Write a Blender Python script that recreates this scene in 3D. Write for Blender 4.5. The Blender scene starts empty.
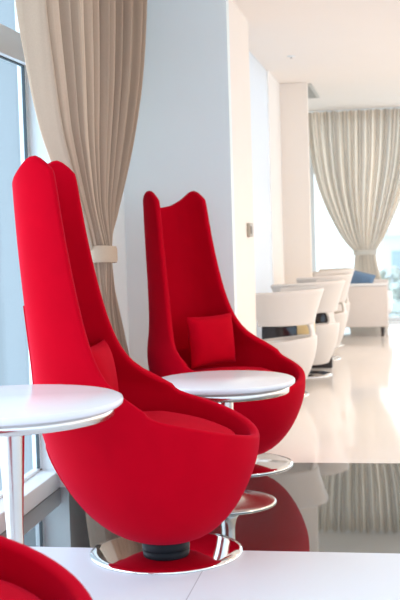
import bpy, bmesh, math, random
from mathutils import Vector, Matrix
PI = math.pi
random.seed(4)
sc = bpy.context.scene
COL = sc.collection

# ------------------------------------------------------------------ camera
CAM_H = 1.25
YAW, PITCH, ROLL, FPX = 0.17126, 0.064307, 0.030, 1150.0
fwd = Vector((-math.sin(YAW)*math.cos(PITCH), math.cos(YAW)*math.cos(PITCH), -math.sin(PITCH)))
r0 = Vector((math.cos(YAW), math.sin(YAW), 0)); u0 = r0.cross(fwd)
cr, sr = math.cos(ROLL), math.sin(ROLL)
right = cr*r0 - sr*u0; up = sr*r0 + cr*u0
cd = bpy.data.cameras.new('camera'); cam = bpy.data.objects.new('camera', cd); COL.objects.link(cam)
M = Matrix.Identity(4)
for i in range(3):
    M[i][0], M[i][1], M[i][2] = right[i], up[i], -fwd[i]
M[0][3], M[1][3], M[2][3] = 0, 0, CAM_H
cam.matrix_world = M
cd.sensor_fit = 'VERTICAL'; cd.sensor_height = 36.0; cd.lens = FPX/600*36.0
cd.clip_start = 0.05; cd.clip_end = 500
cd.dof.use_dof = True; cd.dof.focus_distance = 4.3; cd.dof.aperture_fstop = 5.6
sc.camera = cam

# ------------------------------------------------------------------ world, lights, exposure
w = bpy.data.worlds.new('sky'); sc.world = w; w.use_nodes = True
nt = w.node_tree; nt.nodes.clear()
out = nt.nodes.new('ShaderNodeOutputWorld'); bg = nt.nodes.new('ShaderNodeBackground')
tc = nt.nodes.new('ShaderNodeTexCoord'); sep = nt.nodes.new('ShaderNodeSeparateXYZ')
nt.links.new(tc.outputs['Generated'], sep.inputs[0])
at = nt.nodes.new('ShaderNodeMath'); at.operation = 'ARCTAN2'
nt.links.new(sep.outputs['X'], at.inputs[0]); nt.links.new(sep.outputs['Y'], at.inputs[1])
mr = nt.nodes.new('ShaderNodeMapRange'); mr.inputs[1].default_value = -PI; mr.inputs[2].default_value = PI
nt.links.new(at.outputs[0], mr.inputs[0])
ramp = nt.nodes.new('ShaderNodeValToRGB'); cr_ = ramp.color_ramp
SKY = [  # compass direction in degrees from the hall's long axis, colour of the sky there
    (-180, (1.2, 1.65, 2.1)), (-100, (2.6, 3.1, 3.7)), (-50, (2.2, 2.6, 3.0)), (-33, (0.42, 0.53, 0.65)), (-13, (0.38, 0.50, 0.62)),
    (-8, (1.35, 1.55, 1.65)), (15, (1.6, 1.75, 1.85)), (45, (2.2, 1.95, 1.7)), (85, (1.5, 1.5, 1.5)), (125, (1.15, 1.5, 1.85)), (180, (1.2, 1.65, 2.1))]
while len(cr_.elements) < len(SKY): cr_.elements.new(0.5)
for e, (d, c) in zip(cr_.elements, SKY):
    e.position = (d+180)/360; e.color = (c[0]/4, c[1]/4, c[2]/4, 1)
nt.links.new(mr.outputs[0], ramp.inputs[0]); nt.links.new(ramp.outputs[0], bg.inputs[0]); bg.inputs[1].default_value = 4.0
nt.links.new(bg.outputs[0], out.inputs[0])
sc.view_settings.view_transform = 'Standard'; sc.view_settings.look = 'None'
sc.view_settings.gamma = 1; sc.view_settings.use_curve_mapping = False
sc.view_settings.exposure = 0.47
sc.cycles.max_bounces = 12; sc.cycles.diffuse_bounces = 6; sc.cycles.caustics_reflective = True

def area(name, loc, rot, sx, sy, power, col):
    l = bpy.data.lights.new(name, 'AREA'); l.shape = 'RECTANGLE'; l.size = sx; l.size_y = sy
    l.energy = power; l.color = col
    o = bpy.data.objects.new(name, l); COL.objects.link(o); o.location = loc; o.rotation_euler = rot
    return o
def portal(name, loc, rot, sx, sy):
    o = area(name, loc, rot, sx, sy, 1, (1, 1, 1)); o.data.cycles.is_portal = True
# ------------------------------------------------------------------ materials
def principled(name, col, rough=0.5, metal=0.0, spec=0.5, **kw):
    m = bpy.data.materials.new(name); m.use_nodes = True
    b = m.node_tree.nodes['Principled BSDF']
    b.inputs['Base Color'].default_value = (*col, 1); b.inputs['Roughness'].default_value = rough
    b.inputs['Metallic'].default_value = metal; b.inputs['Specular IOR Level'].default_value = spec
    for k, v in kw.items(): b.inputs[k.replace('_', ' ')].default_value = v
    return m
def vary(m, scale, amount, bump=0.0, bscale=None, stretch=(1, 1, 1), rough_amt=0.0):
    """soft procedural mottling of the colour plus a fine bump"""
    n = m.node_tree; b = n.nodes['Principled BSDF']; col = tuple(b.inputs['Base Color'].default_value)
    t = n.nodes.new('ShaderNodeTexCoord'); mp = n.nodes.new('ShaderNodeMapping'); mp.inputs['Scale'].default_value = stretch
    n.links.new(t.outputs['Object'], mp.inputs[0])
    nz = n.nodes.new('ShaderNodeTexNoise'); nz.inputs['Scale'].default_value = scale; nz.inputs['Detail'].default_value = 4
    n.links.new(mp.outputs[0], nz.inputs['Vector'])
    mx = n.nodes.new('ShaderNodeMix'); mx.data_type = 'RGBA'
    mx.inputs[6].default_value = tuple(c*(1-amount) for c in col[:3])+(1,)
    mx.inputs[7].default_value = tuple(min(1, c*(1+amount)) for c in col[:3])+(1,)
    n.links.new(nz.outputs['Fac'], mx.inputs[0]); n.links.new(mx.outputs[2], b.inputs['Base Color'])
    if rough_amt:
        r = b.inputs['Roughness'].default_value; mr = n.nodes.new('ShaderNodeMapRange')
        mr.inputs[3].default_value = max(0, r-rough_amt); mr.inputs[4].default_value = r+rough_amt
        n.links.new(nz.outputs['Fac'], mr.inputs[0]); n.links.new(mr.outputs[0], b.inputs['Roughness'])
    if bump:
        nb = n.nodes.new('ShaderNodeTexNoise'); nb.inputs['Scale'].default_value = bscale or scale*8; nb.inputs['Detail'].default_value = 3
        n.links.new(mp.outputs[0], nb.inputs['Vector'])
        bp = n.nodes.new('ShaderNodeBump'); bp.inputs['Strength'].default_value = bump; bp.inputs['Distance'].default_value = 0.002
        n.links.new(nb.outputs['Fac'], bp.inputs['Height']); n.links.new(bp.outputs[0], b.inputs['Normal'])
    return m
RED = vary(principled('red_velvet', (0.46, 0.0, 0.009), 0.75, spec=0.03, Sheen_Weight=0.10, Sheen_Roughness=0.45), 9, 0.10, 0.25, 350)
RED.node_tree.nodes['Principled BSDF'].inputs['Sheen Tint'].default_value = (1.0, 0.08, 0.30, 1)
REDC = vary(principled('red_velvet_cushion', (0.46, 0.0, 0.009), 0.8, spec=0.03, Sheen_Weight=0.08, Sheen_Roughness=0.5), 12, 0.12, 0.25, 350)
REDC.node_tree.nodes['Principled BSDF'].inputs['Sheen Tint'].default_value = (1.0, 0.08, 0.22, 1)
CHROME = principled('polished_chrome', (0.86, 0.85, 0.84), 0.06, 1.0)
SATIN = principled('satin_steel', (0.66, 0.63, 0.60), 0.22, 1.0)
BLACKP = principled('black_plastic', (0.006, 0.007, 0.011), 0.55, spec=0.25)
WHITETOP = vary(principled('white_solid_surface', (0.74, 0.73, 0.75), 0.22), 30, 0.02)
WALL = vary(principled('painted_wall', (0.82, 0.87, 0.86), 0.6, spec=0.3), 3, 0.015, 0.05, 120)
CEIL = vary(principled('ceiling_paint', (0.84, 0.79, 0.75), 0.8, spec=0.2), 3, 0.01)
ALU = principled('white_window_frame', (0.80, 0.83, 0.85), 0.35)
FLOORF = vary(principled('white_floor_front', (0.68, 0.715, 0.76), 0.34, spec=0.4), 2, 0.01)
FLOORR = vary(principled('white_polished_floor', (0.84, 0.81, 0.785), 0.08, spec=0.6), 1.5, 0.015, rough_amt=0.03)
STRIP = principled('black_polished_granite', (0.035, 0.040, 0.038), 0.03, spec=0.5, IOR=3.2)
vary(STRIP, 60, 0.35)
WSHELL = vary(principled('ivory_moulded_shell', (0.68, 0.62, 0.57), 0.35), 5, 0.02)
WPAD = vary(principled('ivory_leather_pad', (0.80, 0.74, 0.68), 0.5), 8, 0.03)
SOFA = vary(principled('cream_upholstery', (0.74, 0.66, 0.61), 0.8, spec=0.2), 10, 0.03, 0.3, 300)
SOFAW = principled('white_sofa_trim', (0.85, 0.83, 0.82), 0.5)
DARKW = principled('dark_wood_leg', (0.03, 0.02, 0.018), 0.4)
BLUE = vary(principled('blue_grey_cushion', (0.16, 0.25, 0.38), 0.8, spec=0.2), 14, 0.12, 0.3, 250)
GREYC = vary(principled('slate_cushion', (0.28, 0.34, 0.40), 0.8, spec=0.2), 14, 0.12, 0.3, 250)
DARKG = principled('dark_glossy_lacquer', (0.025, 0.02, 0.022), 0.08)
BRASSP = principled('pale_gold_metal', (0.85, 0.70, 0.40), 0.3, 1.0)
SWITCH = principled('bronze_switch_plate', (0.42, 0.34, 0.26), 0.4, 0.4)
VENTM = principled('grey_vent_metal', (0.50, 0.49, 0.46), 0.5)
DARKGAP = principled('dark_vent_gap', (0.08, 0.08, 0.08), 0.8)
PLANTG = vary(principled('tree_leaf_green', (0.50, 0.50, 0.42), 0.8), 2, 0.4)
GROUND = vary(principled('city_ground', (0.6, 0.58, 0.56), 0.9), 0.05, 0.3)
BUILD = principled('pale_concrete', (0.56, 0.54, 0.52), 0.8)
BWIN = principled('tinted_window_glass', (0.28, 0.32, 0.36), 0.2)

def glass_mat():
    m = bpy.data.materials.new('window_glass'); m.use_nodes = True; n = m.node_tree; n.nodes.clear()
    o = n.nodes.new('ShaderNodeOutputMaterial'); mx = n.nodes.new('ShaderNodeMixShader')
    t = n.nodes.new('ShaderNodeBsdfTransparent'); t.inputs[0].default_value = (0.95, 0.98, 0.985, 1)
    g = n.nodes.new('ShaderNodeBsdfGlossy'); g.inputs['Roughness'].default_value = 0.01
    mx.inputs[0].default_value = 0.06; n.links.new(t.outputs[0], mx.inputs[1]); n.links.new(g.outputs[0], mx.inputs[2])
    n.links.new(mx.outputs[0], o.inputs[0]); return m
GLASS = glass_mat()

def cloth_mat(name, col, trans, weave=260, sheer=0.0, stripe=0.0):
    m = bpy.data.materials.new(name); m.use_nodes = True; n = m.node_tree; n.nodes.clear()
    o = n.nodes.new('ShaderNodeOutputMaterial'); mx = n.nodes.new('ShaderNodeMixShader'); mx.inputs[0].default_value = trans
    d = n.nodes.new('ShaderNodeBsdfDiffuse'); t = n.nodes.new('ShaderNodeBsdfTranslucent')
    tcn = n.nodes.new('ShaderNodeTexCoord'); nz = n.nodes.new('ShaderNodeTexNoise'); nz.inputs['Scale'].default_value = weave
    n.links.new(tcn.outputs['Object'], nz.inputs['Vector'])
    c = n.nodes.new('ShaderNodeMix'); c.data_type = 'RGBA'
    c.inputs[6].default_value = tuple(x*0.9 for x in col)+(1,); c.inputs[7].default_value = tuple(min(1, x*1.1) for x in col)+(1,)
    n.links.new(nz.outputs['Fac'], c.inputs[0])
    co = c.outputs[2]
    if stripe:                                       # woven stripes that run down the cloth
        mp = n.nodes.new('ShaderNodeMapping'); mp.inputs['Scale'].default_value = (60, 0.25, 1)
        n.links.new(tcn.outputs['UV'], mp.inputs[0])
        ns = n.nodes.new('ShaderNodeTexNoise'); ns.inputs['Scale'].default_value = 1.0; ns.inputs['Detail'].default_value = 2
        n.links.new(mp.outputs[0], ns.inputs['Vector'])
        r = n.nodes.new('ShaderNodeMapRange'); r.inputs[1].default_value = 0.42; r.inputs[2].default_value = 0.62
        r.inputs[3].default_value = 1-stripe; r.inputs[4].default_value = 1+stripe*0.6
        n.links.new(ns.outputs['Fac'], r.inputs[0])
        vm = n.nodes.new('ShaderNodeVectorMath'); vm.operation = 'SCALE'
        n.links.new(co, vm.inputs[0]); n.links.new(r.outputs[0], vm.inputs['Scale']); co = vm.outputs[0]
    n.links.new(co, d.inputs[0]); n.links.new(co, t.inputs[0])
    n.links.new(d.outputs[0], mx.inputs[1]); n.links.new(t.outputs[0], mx.inputs[2])
    last = mx
    if sheer:
        tr = n.nodes.new('ShaderNodeBsdfTransparent'); m3 = n.nodes.new('ShaderNodeMixShader'); m3.inputs[0].default_value = sheer
        n.links.new(mx.outputs[0], m3.inputs[1]); n.links.new(tr.outputs[0], m3.inputs[2]); last = m3
    n.links.new(last.outputs[0], o.inputs[0]); return m
CURT = cloth_mat('beige_curtain_cloth', (0.56, 0.41, 0.30), 0.25, stripe=0.16)
CURTF = cloth_mat('grey_beige_sheer_cloth', (0.86, 0.765, 0.66), 0.52, sheer=0.03, stripe=0.28)

# ------------------------------------------------------------------ helpers
def link(name, me, mat=None, parent=None, smooth=False):
    o = bpy.data.objects.new(name, me); COL.objects.link(o)
    if mat: me.materials.append(mat)
    if smooth:
        for p in me.polygons: p.use_smooth = True
    if parent: o.parent = parent
    return o
def from_bm(name, bm, mat, parent=None, smooth=False):
    bmesh.ops.recalc_face_normals(bm, faces=bm.faces)
    me = bpy.data.meshes.new(name); bm.to_mesh(me); bm.free()
    return link(name, me, mat, parent, smooth)
def bbox(bm, x0, x1, y0, y1, z0, z1):
    vs = [bm.verts.new((x, y, z)) for x in (x0, x1) for y in (y0, y1) for z in (z0, z1)]
    for f in ((0,1,3,2),(4,6,7,5),(0,4,5,1),(2,3,7,6),(0,2,6,4),(1,5,7,3)): bm.faces.new([vs[i] for i in f])
def box(name, b, mat, parent=None, bevel=0.0):
    bm = bmesh.new(); bbox(bm, *b); o = from_bm(name, bm, mat, parent)
    if bevel: bev(o, bevel)
    return o
def bev(o, wd, seg=3, ang=0.6):
    m = o.modifiers.new('bevel', 'BEVEL'); m.width = wd; m.segments = seg; m.limit_method = 'ANGLE'; m.angle_limit = ang
    for p in o.data.polygons: p.use_smooth = True
    return o
def sub(o, l=1):
    m = o.modifiers.new('subsurf', 'SUBSURF'); m.levels = l; m.render_levels = l
    for p in o.data.polygons: p.use_smooth = True
    return o
def lathe(name, prof, mat, parent=None, seg=64, loc=(0, 0, 0)):
    bm = bmesh.new(); rings = []
    for r, z in prof:
        if r < 1e-5: rings.append([bm.verts.new((loc[0], loc[1], loc[2]+z))])
        else: rings.append([bm.verts.new((loc[0]+r*math.cos(2*PI*k/seg), loc[1]+r*math.sin(2*PI*k/seg), loc[2]+z)) for k in range(seg)])
    for a, b in zip(rings, rings[1:]):
        for k in range(seg):
            k2 = (k+1) % seg
            if len(a) == 1 and len(b) == 1: continue
            if len(a) == 1: bm.faces.new((a[0], b[k], b[k2]))
            elif len(b) == 1: bm.faces.new((a[k], b[0], a[k2]))
            else: bm.faces.new((a[k], b[k], b[k2], a[k2]))
    return from_bm(name, bm, mat, parent, True)
def tube(bm, pts, r, n=8, closed=False):
    P = [Vector(p) for p in pts]; N = len(P); rings = []
    for i, p in enumerate(P):
        a = P[(i-1) % N] if closed or i > 0 else P[0]; b = P[(i+1) % N] if closed or i < N-1 else P[-1]
        t = (b-a).normalized(); ref = Vector((0, 0, 1)) if abs(t.z) < 0.9 else Vector((1, 0, 0))
        s = t.cross(ref).normalized(); q = s.cross(t)
        rings.append([bm.verts.new(p+r*(math.cos(2*PI*k/n)*s+math.sin(2*PI*k/n)*q)) for k in range(n)])
    M_ = N if closed else N-1
    for i in range(M_):
        A, B = rings[i], rings[(i+1) % N]
        for k in range(n): bm.faces.new((A[k], A[(k+1) % n], B[(k+1) % n], B[k]))
    if not closed:
        bm.faces.new(rings[0][::-1]); bm.faces.new(rings[-1])
def thing(name, label, cat, loc=(0, 0, 0), rz=0, group=None):
    o = bpy.data.objects.new(name, None); COL.objects.link(o); o.location = loc; o.rotation_euler = (0, 0, rz)
    o.empty_display_size = 0.1
    return tag(o, label, cat, group)
def tag(o, label, cat, group=None):
    o['label'] = label; o['category'] = cat
    if group: o['group'] = group
    return o
def struct(o, label=None):
    o['kind'] = 'structure'
    if label: o['label'] = label
    return o
def dup(root, loc, rz, label):
    r = root.copy(); COL.objects.link(r); r.location = loc; r.rotation_euler = (0, 0, rz); r['label'] = label
    for ch in list(root.children):
        c = ch.copy(); COL.objects.link(c); c.parent = r
        for g in list(ch.children):
            d = g.copy(); COL.objects.link(d); d.parent = c
    return r
def lerp_tab(tab, x):
    if x <= tab[0][0]: return tab[0][1:]
    for a, b in zip(tab, tab[1:]):
        if x <= b[0]:
            t = (x-a[0])/(b[0]-a[0])
            return tuple(p+(q-p)*t for p, q in zip(a[1:], b[1:]))
    return tab[-1][1:]
def smooth_tab(tab, x):
    """Catmull-Rom interpolation of the table columns"""
    if x <= tab[0][0]: return tab[0][1:]
    if x >= tab[-1][0]: return tab[-1][1:]
    for i in range(len(tab)-1):
        a, b = tab[i], tab[i+1]
        if x <= b[0]:
            p = tab[max(0, i-1)]; q = tab[min(len(tab)-1, i+2)]; h = b[0]-a[0]; t = (x-a[0])/h
            res = []
            for k in range(1, len(a)):
                ma = (b[k]-p[k])/(b[0]-p[0])*h; mb = (q[k]-a[k])/(q[0]-a[0])*h
                res.append((2*t**3-3*t*t+1)*a[k]+(t**3-2*t*t+t)*ma+(-2*t**3+3*t*t)*b[k]+(t**3-t*t)*mb)
            return tuple(res)

# ------------------------------------------------------------------ the setting
HC = 2.6
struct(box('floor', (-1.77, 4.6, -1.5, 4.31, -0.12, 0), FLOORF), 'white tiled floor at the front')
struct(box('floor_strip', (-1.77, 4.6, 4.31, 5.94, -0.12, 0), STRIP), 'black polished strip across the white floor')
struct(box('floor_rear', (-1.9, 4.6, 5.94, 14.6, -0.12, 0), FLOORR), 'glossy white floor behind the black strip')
bm = bmesh.new(); bbox(bm, -0.722, -0.718, -1.5, 4.31, 0, 0.0006); bbox(bm, 0.478, 0.482, -1.5, 4.31, 0, 0.0006)
bbox(bm, -1.9, 4.6, 3.108, 3.112, 0, 0.0006)
struct(from_bm('trim_1', bm, principled('grey_grout', (0.45, 0.46, 0.5), 0.7)))
struct(box('ceiling', (-1.77, 4.7, -1.5, 14.6, HC, HC+0.15), CEIL))
# left side: glazing, then a plain stretch of wall, the projecting pier, the recessed wall and the far pier
struct(box('wall_left', (-1.765, -1.60, 5.335, 6.7, 0, HC), WALL))
struct(box('wall_front', (-1.765, -0.953, 6.7, 6.80, 0, HC), WALL), 'cool white pier front beside the curtain, split off from its warm-tinted sides')  # the pier's front face, split off so it skips the warm light tint
WARMTINT = vary(principled('warm_light_tinted_wall', (0.87, 0.785, 0.71), 0.6, spec=0.3), 3, 0.015, 0.05, 120)  # warm interior light put into the paint of the piers
struct(box('pillar_near', (-1.5, -0.953, 6.80, 7.72, 0, HC), WARMTINT), 'wall pier with warm light put into its paint and a switch on its side')
WARMTINTL = vary(principled('pale_warm_light_tinted_wall', (0.87, 0.83, 0.79), 0.6, spec=0.3), 3, 0.015, 0.05, 120)  # weaker tint: the peach fade of the light put into the wall colour
struct(box('wall_left_rear', (-1.5, -1.095, 10.20, 11.22, 0, HC), WARMTINTL))
o = struct(box('pillar_far', (-1.9, -0.83, 11.22, 11.32, 0, HC), WARMTINT), 'far wall pier with warm light put into its paint'); bev(o, 0.006)
struct(box('wall_left_end', (-1.9, -1.5, 11.32, 14.6, 0, HC), WALL))
# window 1: left glazing
W = bpy.data.objects.new('window_1', None); COL.objects.link(W); struct(W)
bm = bmesh.new(); bbox(bm, -1.77, -1.64, -1.5, 5.335, 0, 0.085)
o = from_bm('window_sill', bm, ALU, W); bev(o, 0.005)
bm = bmesh.new()
bbox(bm, -1.765, -1.730, -1.5, 5.335, 0.085, 0.10)
bbox(bm, -1.765, -1.70, -1.5, 5.30, 2.035, 2.165)
bbox(bm, -1.765, -1.72, -1.5, 5.30, 2.55, HC)
bbox(bm, -1.765, -1.730, 5.30, 5.335, 0.085, HC)
for y in (2.2, -0.4): bbox(bm, -1.765, -1.730, y, y+0.05, 0.10, HC)
o = from_bm('window_frame', bm, ALU, W); bev(o, 0.004)
box('window_pane', (-1.752, -1.744, -1.5, 5.31, 0.095, 2.57), GLASS, W)
bm = bmesh.new(); bbox(bm, -1.742, -1.728, 5.292, 5.30, 0.10, 2.03); bbox(bm, -1.742, -1.728, -1.5, 5.30, 2.028, 2.036)
from_bm('window_gasket', bm, principled('dark_gasket', (0.05, 0.07, 0.08), 0.6), W)
# window 3: unseen bay between the piers, widened to backlight the added cloth
W = bpy.data.objects.new('window_3', None); COL.objects.link(W); struct(W)
bm = bmesh.new(); bbox(bm, -1.24, -1.16, 7.72, 10.2, 0, 0.10); bbox(bm, -1.24, -1.16, 7.72, 10.2, 2.5, HC); bbox(bm, -1.24, -1.16, 8.70, 8.75, 0.1, 2.5)
from_bm('window_frame', bm, ALU, W)
box('window_pane', (-1.205, -1.195, 7.72, 10.2, 0.1, 2.5), GLASS, W)
box('lit_wall_panel', (-1.112, -1.108, 7.725, 10.195, 0.04, 2.595), cloth_mat('lit_wall_cloth', (0.84, 0.86, 0.88), 0.22), W)  # added backlit cloth standing in for the brightly lit recessed wall
# window 2: far glazing
W = bpy.data.objects.new('window_2', None); COL.objects.link(W); struct(W)
bm = bmesh.new(); bbox(bm, -1.5, 4.6, 14.42, 14.5, 0, 0.05); bbox(bm, -1.5, 4.6, 14.42, 14.5, 2.5, HC)
for x in (-1.5, -1.06, 0.75, 2.2, 3.4): bbox(bm, x, x+0.05, 14.42, 14.5, 0.05, 2.5)
from_bm('window_frame', bm, ALU, W)
box('window_pane', (-1.5, 4.6, 14.455, 14.465, 0.05, 2.5), GLASS, W)
# right side: glazed wall, far outside the picture
W = bpy.data.objects.new('window_4', None); COL.objects.link(W); struct(W)
bm = bmesh.new(); bbox(bm, 4.6, 4.7, -1.5, 14.6, 0, 0.25); bbox(bm, 4.6, 4.7, -1.5, 14.6, 2.4, HC)
for k in range(9): bbox(bm, 4.6, 4.7, -1.5+2*k, -1.4+2*k, 0.25, 2.4)
from_bm('window_frame', bm, ALU, W)

# switch plate on the pier's side
t = thing('wall_switch', 'small bronze switch plate on the side of the white wall pier', 'switch', (-0.953, 7.43, 1.214))
o = box('plate', (0.0, 0.022, -0.085, 0.085, -0.045, 0.045), SWITCH, t, 0.003)
box('rocker', (0.022, 0.028, -0.060, -0.008, -0.025, 0.025), principled('dark_rocker', (0.2, 0.15, 0.1), 0.4), t)
box('rocker', (0.022, 0.028, 0.008, 0.060, -0.025, 0.025), principled('pale_rocker', (0.6, 0.5, 0.4), 0.4), t)
# ceiling vent + sprinkler
t = thing('ceiling_vent', 'grey rectangular air vent set in the ceiling by the far pier', 'vent', (-0.895, 11.93, HC))
bm = bmesh.new()
for b in ((-0.14, 0.10, -0.62, -0.58), (-0.14, 0.10, 0.58, 0.62), (-0.14, -0.11, -0.58, 0.58), (0.07, 0.10, -0.58, 0.58)): bbox(bm, *b, -0.014, 0)
from_bm('frame', bm, VENTM, t)
bm = bmesh.new()
for k in range(9): bbox(bm, -0.11, 0.07, -0.55+k*0.125, -0.50+k*0.125, -0.010, -0.003)
from_bm('louvre', bm, VENTM, t)
box('backing', (-0.11, 0.07, -0.58, 0.58, -0.003, 0), DARKGAP, t)
t = thing('fire_sprinkler', 'tiny white sprinkler head on the pale ceiling', 'sprinkler', (-0.82, 9.41, HC))
lathe('escutcheon', [(0, 0), (0.035, 0), (0.033, -0.006), (0.012, -0.010), (0, -0.010)], ALU, t, 24)
lathe('nozzle', [(0, -0.010), (0.008, -0.010), (0.008, -0.016), (0.012, -0.018), (0.012, -0.020), (0, -0.020)], SATIN, t, 16)
# unseen downlights added further right in the ceiling for the warm tint
def downlight(x, y, label):   # label names what the lamp hangs over
    t = thing('added_downlight', label, 'added light', (x, y, HC), 0, 'added warm downlights')
    lathe('ring', [(0.075, 0), (0.095, 0), (0.093, -0.008), (0.075, -0.010), (0.072, 0)], ALU, t, 32)
    em = bpy.data.materials.get('added_warm_lamp')
    if not em:
        em = principled('added_warm_lamp', (1, 0.9, 0.8), 0.5); b = em.node_tree.nodes['Principled BSDF']
        b.inputs['Emission Color'].default_value = (1, 0.78, 0.55, 1); b.inputs['Emission Strength'].default_value = 12
    lathe('lamp', [(0, -0.002), (0.072, -0.002), (0.072, -0.0005), (0, -0.0005)], em, t, 32)
    l = bpy.data.lights.new('added_warm_light', 'SPOT'); l.energy = 60; l.color = (1, 0.74, 0.50); l.spot_size = 2.5; l.spot_blend = 0.8; l.shadow_soft_size = 0.07
    lo = bpy.data.objects.new('added_warm_light', l); COL.objects.link(lo); lo.parent = t; lo.location = (0, 0, -0.02)
for x, y, where in ((0.9, 5.2, 'over the black floor strip'), (0.9, 7.4, 'level with the wall pier'), (0.9, 9.6, 'level with the second white wing chair'),
                    (0.9, 11.8, 'just before the sofa'), (2.6, 6.3, 'near the right glazing behind the black strip'), (2.6, 8.5, 'near the right glazing level with the white chairs'),
                    (2.6, 10.7, 'near the right glazing towards the far window')):
    downlight(x, y, 'added unseen warm downlight '+where)

# ------------------------------------------------------------------ red chairs
BOWL = [  # z, centre x, semi-axis x, semi-axis y
    (0.048, 0.00, 0.085, 0.085), (0.070, 0.00, 0.155, 0.155), (0.115, -0.008, 0.228, 0.228), (0.19, -0.015, 0.300, 0.292), (0.30, -0.025, 0.366, 0.348),
    (0.40, -0.034, 0.404, 0.378), (0.50, -0.042, 0.414, 0.385), (0.60, -0.050, 0.420, 0.375)]
BACK = [  # z, x of the wing edge, x of the back, half width
    (0.60, 0.02, -0.470, 0.375), (0.65, -0.085, -0.476, 0.335), (0.71, -0.155, -0.482, 0.292), (0.80, -0.205, -0.492, 0.258), (0.95, -0.250, -0.508, 0.230),
    (1.20, -0.300, -0.528, 0.208), (1.55, -0.350, -0.545, 0.190)]
def front_rim(th):                                  # rim height over the front half, th in -90..90 degrees
    a = abs(th)/90.0
    return 0.457 + 0.143*(a**1.4)
def top_z(al):                                      # al: 0 at the middle of the back, 1 at the wing edge
    a = abs(al)
    return lerp_tab([(0, 1.41), (0.25, 1.422), (0.5, 1.458), (0.7, 1.498), (0.82, 1.508), (0.92, 1.49), (1.0, 1.44)], a)[0]
def bowl_pt(th, z):
    cx, a, b = smooth_tab(BOWL, z)
    return Vector((cx+a*math.cos(th), b*math.sin(th), z))
def back_pt(al, z):                                 # al -1..1
    xe, xb, hw = smooth_tab(BACK, z)
    ph = al*PI/2
    s, c = math.sin(ph), math.cos(ph)
    ex = 0.80
    return Vector((xe-(xe-xb)*(abs(c)**ex), hw*math.copysign(abs(s)**ex, s), z))
def make_shell(parent):
    bm = bmesh.new(); NB, NF, NV, NU = 32, 32, 16, 26
    ths = [PI/2 + PI*i/NB for i in range(NB)] + [-PI/2 + PI*i/NF for i in range(NF)]
    grid = []
    for i, th in enumerate(ths):
        if i < NB or i == NB: zt = 0.60
        else: zt = front_rim(math.degrees(th))
        col = []
        for j in range(NV+1):
            v = (j/NV)**1.35
            z = 0.048+(zt-0.048)*v
            p = bowl_pt(th, z)
            if i <= NB and z > 0.40:                 # blend into the section of the back
                al = 1-2*i/NB; k = (z-0.40)/0.20; k = k*k*(3-2*k)
                q = back_pt(al, 0.60); q.z = z
                p = p.lerp(q, k)
            if i > NB and z > 0.40:
                # near the arms pull the rim to the start of the back edge
                a = abs(math.degrees(th))/90; k = max(0, (a-0.55)/0.45)**2*(z-0.40)/0.20
                q = Vector((0.0, math.copysign(0.375, th), z)); p = p.lerp(q, min(1, k)*0.85)
            col.append(bm.verts.new(p))
        grid.append(col)
    n = len(ths)
    for i in range(n):
        A, B = grid[i], grid[(i+1) % n]
        for j in range(NV): bm.faces.new((A[j], B[j], B[j+1], A[j+1]))
    c = bm.verts.new((0, 0, 0.045))
    for i in range(n): bm.faces.new((grid[(i+1) % n][0], grid[i][0], c))
    prev = [grid[i][NV] for i in range(NB+1)]
    for j in range(1, NU+1):
        row = []
        for i in range(NB+1):
            al = 1-2*i/NB; zt = top_z(al); z = 0.60+(zt-0.60)*(j/NU)**1.0
            row.append(bm.verts.new(back_pt(al, z)))
        for i in range(NB): bm.faces.new((prev[i], prev[i+1], row[i+1], row[i]))
        prev = row
    bmesh.ops.recalc_face_normals(bm, faces=bm.faces)
    # make sure normals point outwards (away from the axis at the bowl)
    bm.faces.ensure_lookup_table()
    f = bm.faces[NV*5+3]
    if f.normal.dot(Vector((f.calc_center_median().x+0.05, f.calc_center_median().y, 0))) < 0:
        bmesh.ops.reverse_faces(bm, faces=bm.faces)
    me = bpy.data.meshes.new('shell'); bm.to_mesh(me); bm.free()
    o = link('shell', me, RED, parent, True)
    m = o.modifiers.new('smooth', 'SMOOTH'); m.iterations = 3; m.factor = 0.5
    m = o.modifiers.new('thick', 'SOLIDIFY'); m.thickness = 0.036; m.offset = -1; m.use_even_offset = False; m.use_quality_normals = True
    m = o.modifiers.new('bevel', 'BEVEL'); m.width = 0.0165; m.segments = 4; m.limit_method = 'ANGLE'; m.angle_limit = 1.0
    return o
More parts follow.
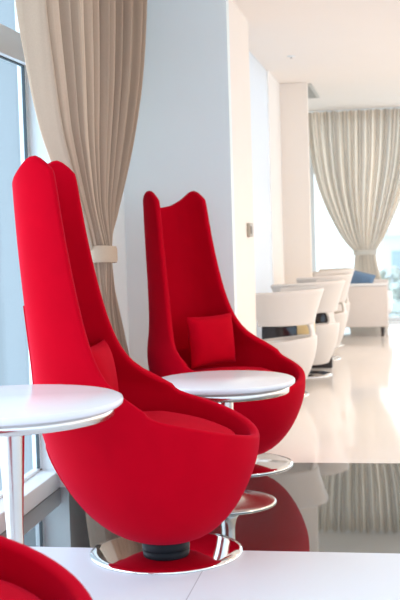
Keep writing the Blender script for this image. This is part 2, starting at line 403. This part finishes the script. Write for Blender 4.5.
def make_red_chair(loc, rz, label):
    t = thing('high_back_chair', label, 'chair', loc, rz, 'red high-back lounge chairs')
    make_shell(t)
    for sgn in (-1, 1):
        bm = bmesh.new(); pts = []
        for k in range(30):
            z = 0.09+k*(0.95-0.09)/29
            if z < 0.42: p = bowl_pt(PI+sgn*0.24, z)
            else:
                q = back_pt(sgn*0.18, max(z, 0.60)); q.z = z; a_ = bowl_pt(PI+sgn*0.24, min(z, 0.60)); kk = min(1, (z-0.42)/0.18); kk = kk*kk*(3-2*kk); p = a_.lerp(q, kk)
            pts.append(p)
        tube(bm, pts, 0.0045, 6); from_bm('piping', bm, RED, t, True)
    # seat cushion: a fat rounded disc that follows the bowl
    NS = 48; rings = []; bm = bmesh.new()
    prof = [(0.90, 0.36), (0.99, 0.385), (1.0, 0.42), (0.985, 0.455), (0.93, 0.482), (0.80, 0.497), (0.5, 0.508), (0.2, 0.512)]
    for s, z in prof:
        ring = []
        for k in range(NS):
            th = 2*PI*k/NS
            a = 0.342; b = 0.330; cx = -0.040
            ring.append(bm.verts.new((cx+s*a*math.cos(th), s*b*math.sin(th), z-0.045*max(0, math.cos(th))*s)))
        rings.append(ring)
    for A, B in zip(rings, rings[1:]):
        for k in range(NS): bm.faces.new((A[k], A[(k+1) % NS], B[(k+1) % NS], B[k]))
    bm.faces.new(rings[0][::-1]); bm.faces.new(rings[-1])
    o = from_bm('seat_cushion', bm, REDC, t, True)
    # pedestal
    lathe('hub', [(0, 0.018), (0.088, 0.018), (0.092, 0.026), (0.090, 0.050), (0.080, 0.062), (0, 0.062)], BLACKP, t, 48)
    lathe('base', [(0, 0.0), (0.293, 0.0), (0.2955, 0.004), (0.292, 0.009), (0.26, 0.0125), (0.18, 0.0165), (0.09, 0.021), (0, 0.022)], CHROME, t, 96)
    return t
ch = make_red_chair((-0.90, 4.27, 0), math.radians(3), 'red high-back egg chair standing between the two round white tables')
c2 = dup(ch, (-0.850, 5.886, 0), math.radians(-34), 'red high-back egg chair standing behind the middle white table beside the wall pier')
ch.scale.z = 1.02; c2.scale.z = 0.965
dup(ch, (-0.98, 2.15, 0), math.radians(8), 'red egg chair cut by the picture corner in front of the near table')

# lumbar pillows
def make_pillow(w_, h_, d_, mat=REDC, nm='red_throw_pillow'):
    bm = bmesh.new(); N = 14; fr = []; bk = []
    for j in range(N+1):
        ra = []; rb = []
        for i in range(N+1):
            u, v = i/N*2-1, j/N*2-1
            e = (1-abs(u)**2.6)*(1-abs(v)**2.6)
            pin = 1-0.06*(abs(u)*abs(v))**0 * (1-abs(v)**2)*abs(u)**2 * 1.0
            pv = 1-0.06*(1-abs(u)**2)*abs(v)**2
            y, z = u*w_/2*pin, v*h_/2*pv
            dd = d_/2*e**0.45+0.003
            ra.append(bm.verts.new((dd, y, z))); rb.append(bm.verts.new((-dd, y, z)))
        fr.append(ra); bk.append(rb)
    for j in range(N):
        for i in range(N):
            bm.faces.new((fr[j][i], fr[j][i+1], fr[j+1][i+1], fr[j+1][i])); bm.faces.new((bk[j][i], bk[j+1][i], bk[j+1][i+1], bk[j][i+1]))
    edge = [(0, i) for i in range(N)]+[(j, N) for j in range(N)]+[(N, i) for i in range(N, 0, -1)]+[(j, 0) for j in range(N, 0, -1)]
    for a, b in zip(edge, edge[1:]+edge[:1]):
        bm.faces.new((fr[a[0]][a[1]], bk[a[0]][a[1]], bk[b[0]][b[1]], fr[b[0]][b[1]]))
    return from_bm(nm, bm, mat, None, True)
def place_in_chair(o, cloc, crz, x, y, z, tilt, yaw=0):
    m = Matrix.Translation(cloc) @ Matrix.Rotation(crz, 4, 'Z') @ Matrix.Translation((x, y, z)) @ Matrix.Rotation(yaw, 4, 'Z') @ Matrix.Rotation(tilt, 4, 'Y')
    o.matrix_world = m
p1 = tag(make_pillow(0.33, 0.27, 0.10), 'red square pillow leaning inside the nearer full red chair', 'pillow', 'red pillows in the chairs')
place_in_chair(p1, (-0.90, 4.27, 0), math.radians(3), -0.25, 0.05, 0.672, -0.14, -0.05)
p2 = p1.copy(); COL.objects.link(p2); p2['label'] = 'red square pillow standing in the farther red chair by the wall pier'
place_in_chair(p2, (-0.850, 5.886, 0), math.radians(-34), -0.20, 0.05, 0.64, -0.10, -0.05)

# ------------------------------------------------------------------ round tables
def round_table(loc, R, H, rs_top, rs_mid, rb, label):
    t = thing('round_side_table', label, 'table', loc, 0, 'round white pedestal tables')
    lathe('table_top', [(0, H-0.026), (R-0.010, H-0.026), (R-0.002, H-0.020), (R, H-0.010), (R-0.002, H-0.003), (R-0.008, H), (0, H)], WHITETOP, t, 96)
    lathe('rim_band', [(0, H-0.062), (R*0.90, H-0.062), (R*0.91, H-0.060), (R*0.92, H-0.026), (0, H-0.026)], SATIN, t, 96)
    prof = [(0, H-0.062), (rs_top*1.25, H-0.062), (rs_top*1.05, H-0.072)]
    for k in range(1, 21):
        u = k/20; z = H-0.072-(H-0.072-0.05)*u
        r = rs_top*1.05+(rs_mid-rs_top*1.05)*min(1, u/0.6) if u < 0.6 else rs_mid
        if u > 0.8: r = rs_mid + (rb*0.25-rs_mid)*((u-0.8)/0.2)**2.5
        prof.append((r, z))
    prof += [(0, 0.049)]
    lathe('stem', prof, SATIN, t, 48)
    lathe('base', [(0, 0.050), (rb*0.25, 0.050), (rb*0.36, 0.036), (rb*0.55, 0.022), (rb*0.8, 0.012), (rb*0.96, 0.008), (rb, 0.005), (rb, 0.0), (0, 0)], SATIN, t, 96)
    return t
round_table((-0.780, 5.075, 0), 0.320, 0.56, 0.040, 0.032, 0.222, 'round white table on a steel pedestal between the two full red chairs')
round_table((-1.262, 3.58, 0), 0.372, 0.70, 0.044, 0.028, 0.24, 'largest round white table at the left edge, on a flared metal stem')

# ------------------------------------------------------------------ curtains
def curtain(name, parent, axis, plane, left, right, zs, folds, amp, mat, NU=260, seed=1, thick=0.0, tie_z=1.1):
    """left/right: tables z -> coordinate along the axis; pleats squeeze and deepen towards the tie"""
    rnd = random.Random(seed)
    ph = [rnd.uniform(-0.5, 0.5) for _ in range(40)]
    bm = bmesh.new(); prev = None
    def fold(s):
        x = s*folds
        i = int(x) % 38; f = x-int(x)
        wob = ph[i]*(1-f)+ph[i+1]*f
        v = math.sin(2*PI*x+wob*1.6)
        return math.copysign(abs(v)**0.8, v)*(1+0.5*wob) + 0.18*math.sin(2*PI*x*2.3)
    for z in zs:
        a = smooth_tab(left, z)[0]; b = smooth_tab(right, z)[0]; am = smooth_tab(amp, z)[0]
        row = []
        for i in range(NU+1):
            s = i/NU
            c = a+(b-a)*s
            d = am*fold(s+0.003*math.sin(z*3+s*9))
            # bundle bulges into a half round near the tie
            bulge = 0.05*math.exp(-((z-tie_z)/0.16)**2)*math.cos((s-0.5)*PI)
            if axis == 'y': row.append(bm.verts.new((plane+d+bulge, c, z)))
            else: row.append(bm.verts.new((c, plane-d-bulge, z)))
        if prev:
            for i in range(NU): bm.faces.new((prev[i], prev[i+1], row[i+1], row[i]))
        prev = row
    uv = bm.loops.layers.uv.new('UVMap'); bm.verts.index_update()
    for f in bm.faces:
        ids = [l.vert.index % (NU+1) for l in f.loops]
        for l in f.loops: l[uv].uv = ((l.vert.index % (NU+1))/NU, l.vert.co.z)
    o = from_bm(name, bm, mat, parent, True)
    return o
def frange(a, b, n): return [a+(b-a)*i/(n-1) for i in range(n)]
t = thing('window_curtain', 'long beige pleated curtain tied back beside the near left window', 'curtain', (-1.44, 5.4, 0))
t.location = (0, 0, 0)
L = [(0.02, 5.20), (0.40, 5.30), (0.80, 5.37), (1.00, 5.34), (1.11, 5.32), (1.20, 5.25), (1.55, 4.86), (1.70, 4.72), (2.0, 4.57), (2.2, 4.50), (2.6, 4.42)]
Rr = [(0.02, 6.08), (0.40, 5.98), (0.64, 5.84), (0.80, 5.74), (1.00, 5.61), (1.11, 5.56), (1.20, 5.62), (1.30, 5.73), (1.50, 5.93), (1.75, 6.14), (2.02, 6.32), (2.26, 6.42), (2.6, 6.50)]
A = [(0.0, 0.055), (0.9, 0.030), (1.11, 0.014), (1.3, 0.034), (1.8, 0.065), (2.6, 0.085)]
curtain('cloth', t, 'y', -1.44, L, Rr, frange(0.02, 2.585, 70), 14, A, CURT, 460, 3, tie_z=1.11)
def tie_band(parent, axis, plane, c0, c1, z, hh, depth, mat, slope=0.0):
    bm = bmesh.new(); N = 40; rows = []
    cc, hw = (c0+c1)/2, (c1-c0)/2
    for k in range(N):
        th = 2*PI*k/N; s = math.cos(th)
        u = cc+hw*math.copysign(abs(s)**0.8, s); v = depth*math.sin(th)
        zz = z+slope*(u-cc)
        pts = []
        for dz, off in ((-hh, 0), (-hh*0.6, 0.004), (hh*0.6, 0.004), (hh, 0)):
            k2 = 1+off/hw
            uu, vv = cc+(u-cc)*k2, v*(1+off/depth)
            pts.append(bm.verts.new((plane+vv, uu, zz+dz) if axis == 'y' else (uu, plane-vv, zz+dz)))
        rows.append(pts)
    for k in range(N):
        A_, B_ = rows[k], rows[(k+1) % N]
        for j in range(3): bm.faces.new((A_[j], B_[j], B_[j+1], A_[j+1]))
    return from_bm('tieback', bm, mat, parent, True)
TIEM = cloth_mat('beige_tieback_cloth', (0.50, 0.38, 0.28), 0.05)
tie_band(t, 'y', -1.43, 5.30, 5.58, 1.125, 0.040, 0.075, TIEM, -0.05)
box('curtain_rail', (-1.47, -1.41, 4.1, 6.68, 2.585, 2.6), ALU, t)
t = thing('window_curtain', 'grey-beige pleated curtain gathered in front of the far window', 'curtain', (0, 0, 0))
L = [(0.02, -0.60), (0.45, -0.55), (0.75, -0.525), (0.87, -0.52), (0.95, -0.59), (1.09, -0.69), (1.46, -0.87), (1.83, -0.985), (2.3, -1.05), (2.6, -1.07)]
Rr = [(0.02, -0.12), (0.45, -0.18), (0.75, -0.245), (0.87, -0.255), (0.95, -0.21), (1.09, -0.13), (1.49, 0.05), (1.9, 0.19), (2.3, 0.26), (2.6, 0.29)]
A = [(0.0, 0.05), (0.75, 0.03), (0.87, 0.018), (1.1, 0.045), (1.8, 0.065), (2.6, 0.07)]
curtain('cloth', t, 'x', 14.15, L, Rr, frange(0.02, 2.585, 60), 13, A, CURTF, 440, 8, tie_z=0.87)
tie_band(t, 'x', 14.14, -0.53, -0.25, 0.87, 0.03, 0.085, cloth_mat('grey_tieback_cloth', (0.62, 0.58, 0.52), 0.05))
box('curtain_rail', (-1.3, 0.5, 14.12, 14.18, 2.585, 2.6), ALU, t)

# ------------------------------------------------------------------ white wing chairs
def make_white_chair(loc, rz, label):
    t = thing('wing_chair', label, 'chair', loc, rz, 'white wing chairs in the rear row')
    # back of the chair lies towards local +x, opening towards local -x
    bm = bmesh.new(); NS = 48; NV = 12; rings = []
    for j in range(NV+1):
        v = j/NV; ring = []
        for k in range(NS):
            th = 2*PI*k/NS
            zt = 0.405 + 0.03*math.cos(th)
            z = 0.10+(zt-0.10)*v
            r = 0.19+(0.285-0.19)*(1-(1-v)**2.0)
            ring.append(bm.verts.new((r*math.cos(th), r*math.sin(th), z)))
        rings.append(ring)
    for A_, B_ in zip(rings, rings[1:]):
        for k in range(NS): bm.faces.new((A_[k], A_[(k+1) % NS], B_[(k+1) % NS], B_[k]))
    bm.faces.new(rings[0][::-1])
    o = from_bm('seat_shell', bm, WSHELL, t, True)
    m = o.modifiers.new('thick', 'SOLIDIFY'); m.thickness = 0.022; m.offset = -1
    m = o.modifiers.new('bevel', 'BEVEL'); m.width = 0.008; m.segments = 3; m.limit_method = 'ANGLE'; m.angle_limit = 0.9
    lathe('seat_pad', [(0, 0.30), (0.235, 0.30), (0.252, 0.33), (0.24, 0.365), (0.15, 0.385), (0, 0.39)], WPAD, t, 48)
    # wing: curved band, wide and flared at the top, cut straight underneath
    bm = bmesh.new(); NA, NZ = 40, 10; rows = []
    for j in range(NZ+1):
        v = j/NZ; row = []
        half = math.radians(102+4*v)
        for i in range(NA+1):
            a = (i/NA*2-1)*half
            e = abs(i/NA*2-1)
            z = 0.525+0.24*v + 0.012*v*math.cos(a)
            r = 0.255+0.075*v**1.3+0.01*e**4*v
            row.append(bm.verts.new((r*math.cos(a), r*math.sin(a), z)))
        rows.append(row)
    for A_, B_ in zip(rows, rows[1:]):
        for i in range(NA): bm.faces.new((A_[i], A_[i+1], B_[i+1], B_[i]))
    o = from_bm('backrest', bm, WSHELL, t, True)
    m = o.modifiers.new('thick', 'SOLIDIFY'); m.thickness = 0.03; m.offset = 0
    m = o.modifiers.new('bevel', 'BEVEL'); m.width = 0.011; m.segments = 3; m.limit_method = 'ANGLE'; m.angle_limit = 0.9
    # neck joining seat and back
    bm = bmesh.new(); rows = []
    for j in range(9):
        v = j/8; z = 0.41+0.13*v; half = math.radians(7+9*(abs(v-0.5)*2)**2); row = []
        for i in range(13):
            a = (i/12*2-1)*half; r = 0.278-0.02*v
            row.append(bm.verts.new((r*math.cos(a)*0.97, r*math.sin(a), z)))
        rows.append(row)
    for A_, B_ in zip(rows, rows[1:]):
        for i in range(12): bm.faces.new((A_[i], A_[i+1], B_[i+1], B_[i]))
    o = from_bm('back_neck', bm, WSHELL, t, True)
    m = o.modifiers.new('thick', 'SOLIDIFY'); m.thickness = 0.02; m.offset = 0
    lathe('pedestal', [(0, 0.02), (0.06, 0.02), (0.035, 0.05), (0.035, 0.09), (0.10, 0.105), (0, 0.105)], BLACKP, t, 32)
    lathe('base', [(0, 0), (0.215, 0), (0.218, 0.005), (0.21, 0.010), (0.08, 0.022), (0, 0.022)], CHROME, t, 64)
    return t
wc = make_white_chair((-0.87, 8.32, 0), math.radians(-14), 'nearest white wing chair of the rear row, right behind the wall pier')
dup(wc, (-0.765, 9.42, 0), math.radians(-30), 'second white wing chair of the rear row counted from the wall pier')
dup(wc, (-0.745, 10.52, 0), math.radians(-10), 'third white wing chair of the rear row, overlapped by the second')
dup(wc, (-0.77, 11.70, 0), math.radians(-8), 'farthest white wing chair of the rear row, next to the sofa')
def block_table(loc, rz, label):
    t = thing('block_table', label, 'table', loc, rz, 'low dark block tables')
    box('body', (-0.19, 0.08, -0.12, 0.12, 0.0, 0.53), DARKG, t, 0.006)
    box('gold_end', (0.08, 0.205, -0.12, 0.12, 0.40, 0.53), BRASSP, t, 0.006)
    box('table_top', (-0.195, 0.21, -0.125, 0.125, 0.53, 0.545), DARKG, t, 0.004)
    return t
block_table((-0.85, 8.87, 0), 0, 'low dark lacquered table with a gold end behind the nearest white wing chair')
block_table((-0.76, 9.97, 0), PI, 'low dark lacquered table behind the second white wing chair')

# ------------------------------------------------------------------ sofa
t = thing('sofa', 'low cream sofa with a flat end panel and dark legs by the far window', 'sofa', (0, 0, 0))
o = box('end_panel', (-0.80, -0.115, 12.50, 12.56, 0.105, 0.55), SOFA, t, 0.012)
o = box('end_panel', (-0.80, -0.115, 13.84, 13.90, 0.105, 0.55), SOFA, t, 0.012)
box('top_trim', (-0.81, -0.105, 12.49, 12.57, 0.55, 0.575), SOFAW, t, 0.008)
box('back_panel', (-0.80, -0.72, 12.56, 13.84, 0.105, 0.56), SOFA, t, 0.01)
box('seat_frame', (-0.72, -0.12, 12.56, 13.84, 0.105, 0.24), SOFA, t, 0.01)
for y in (12.565, 13.205):
    o = box('seat_cushion', (-0.70, -0.07, y, y+0.63, 0.24, 0.42), SOFAW, t, 0.04)
for x in (-0.745, -0.175):
    for y in (12.53, 13.87): lathe('leg', [(0, 0), (0.014, 0), (0.020, 0.105), (0, 0.105)], DARKW, t, 16, (x, y, 0))
bl = tag(make_pillow(0.36, 0.22, 0.09, BLUE, 'throw_cushion'), 'blue cushion slumped against the end of the cream sofa', 'cushion', 'cushions on the sofa')
bl.matrix_world = Matrix.Translation((-0.44, 12.74, 0.60)) @ Matrix.Rotation(math.radians(90), 4, 'Z') @ Matrix.Rotation(math.radians(16), 4, 'X') @ Matrix.Rotation(math.radians(-12), 4, 'Y')
gl = make_pillow(0.30, 0.27, 0.10, GREYC, 'throw_cushion'); tag(gl, 'slate grey cushion leaning on the sofa back behind the blue one', 'cushion', 'cushions on the sofa')
gl.matrix_world = Matrix.Translation((-0.60, 13.05, 0.575)) @ Matrix.Rotation(math.radians(40), 4, 'Z') @ Matrix.Rotation(math.radians(-10), 4, 'Y')

# ------------------------------------------------------------------ outside the far window
g = box('city_ground', (-5, 120, 30, 220, -14.2, -14), GROUND); struct(g, 'hazy ground far below the window')
t = thing('apartment_building', 'pale distant building seen through the far window', 'building', (3.0, 78, -14))
box('wall', (-4.0, 14, 0, 10, 0, 14.2), BUILD, t)
box('roof', (-4.4, 14.4, -0.4, 10.4, 14.2, 14.6), BUILD, t)
for r in range(4):
    for c in range(8):
        box('window', (-3.4+c*2.1, -2.1+c*2.1, -0.06, 0.0, 4.0+r*2.6, 5.4+r*2.6), BWIN, t)
def tree(x, y, h, r, label, seed):
    rnd = random.Random(seed)
    t = thing('tree', label, 'tree', (x, y, -14), 0, 'trees outside the far window')
    lathe('trunk', [(0, 0), (0.25, 0), (0.15, h*0.6), (0, h*0.6)], DARKW, t, 10)
    bm = bmesh.new()
    for k in range(1400):
        d = Vector((rnd.gauss(0, 1), rnd.gauss(0, 1), rnd.gauss(0, 0.8))).normalized()*r*rnd.uniform(0.6, 1)
        c = Vector((0, 0, h-r*0.7))+d; s = rnd.uniform(0.12, 0.28)
        n1 = Vector((rnd.gauss(0, 1), rnd.gauss(0, 1), rnd.gauss(0, 1))).normalized(); n2 = n1.orthogonal().normalized(); n3 = n1.cross(n2)
        bm.faces.new([bm.verts.new(c+s*p) for p in (n2, n3, -n2, -n3)])
    from_bm('crown', bm, PLANTG, t)
tree(0.5, 48, 12.6, 2.6, 'green tree lower right through the far window', 5)
tree(5.0, 52, 12.2, 3.0, 'rounder green tree farther right beyond the far window', 6)
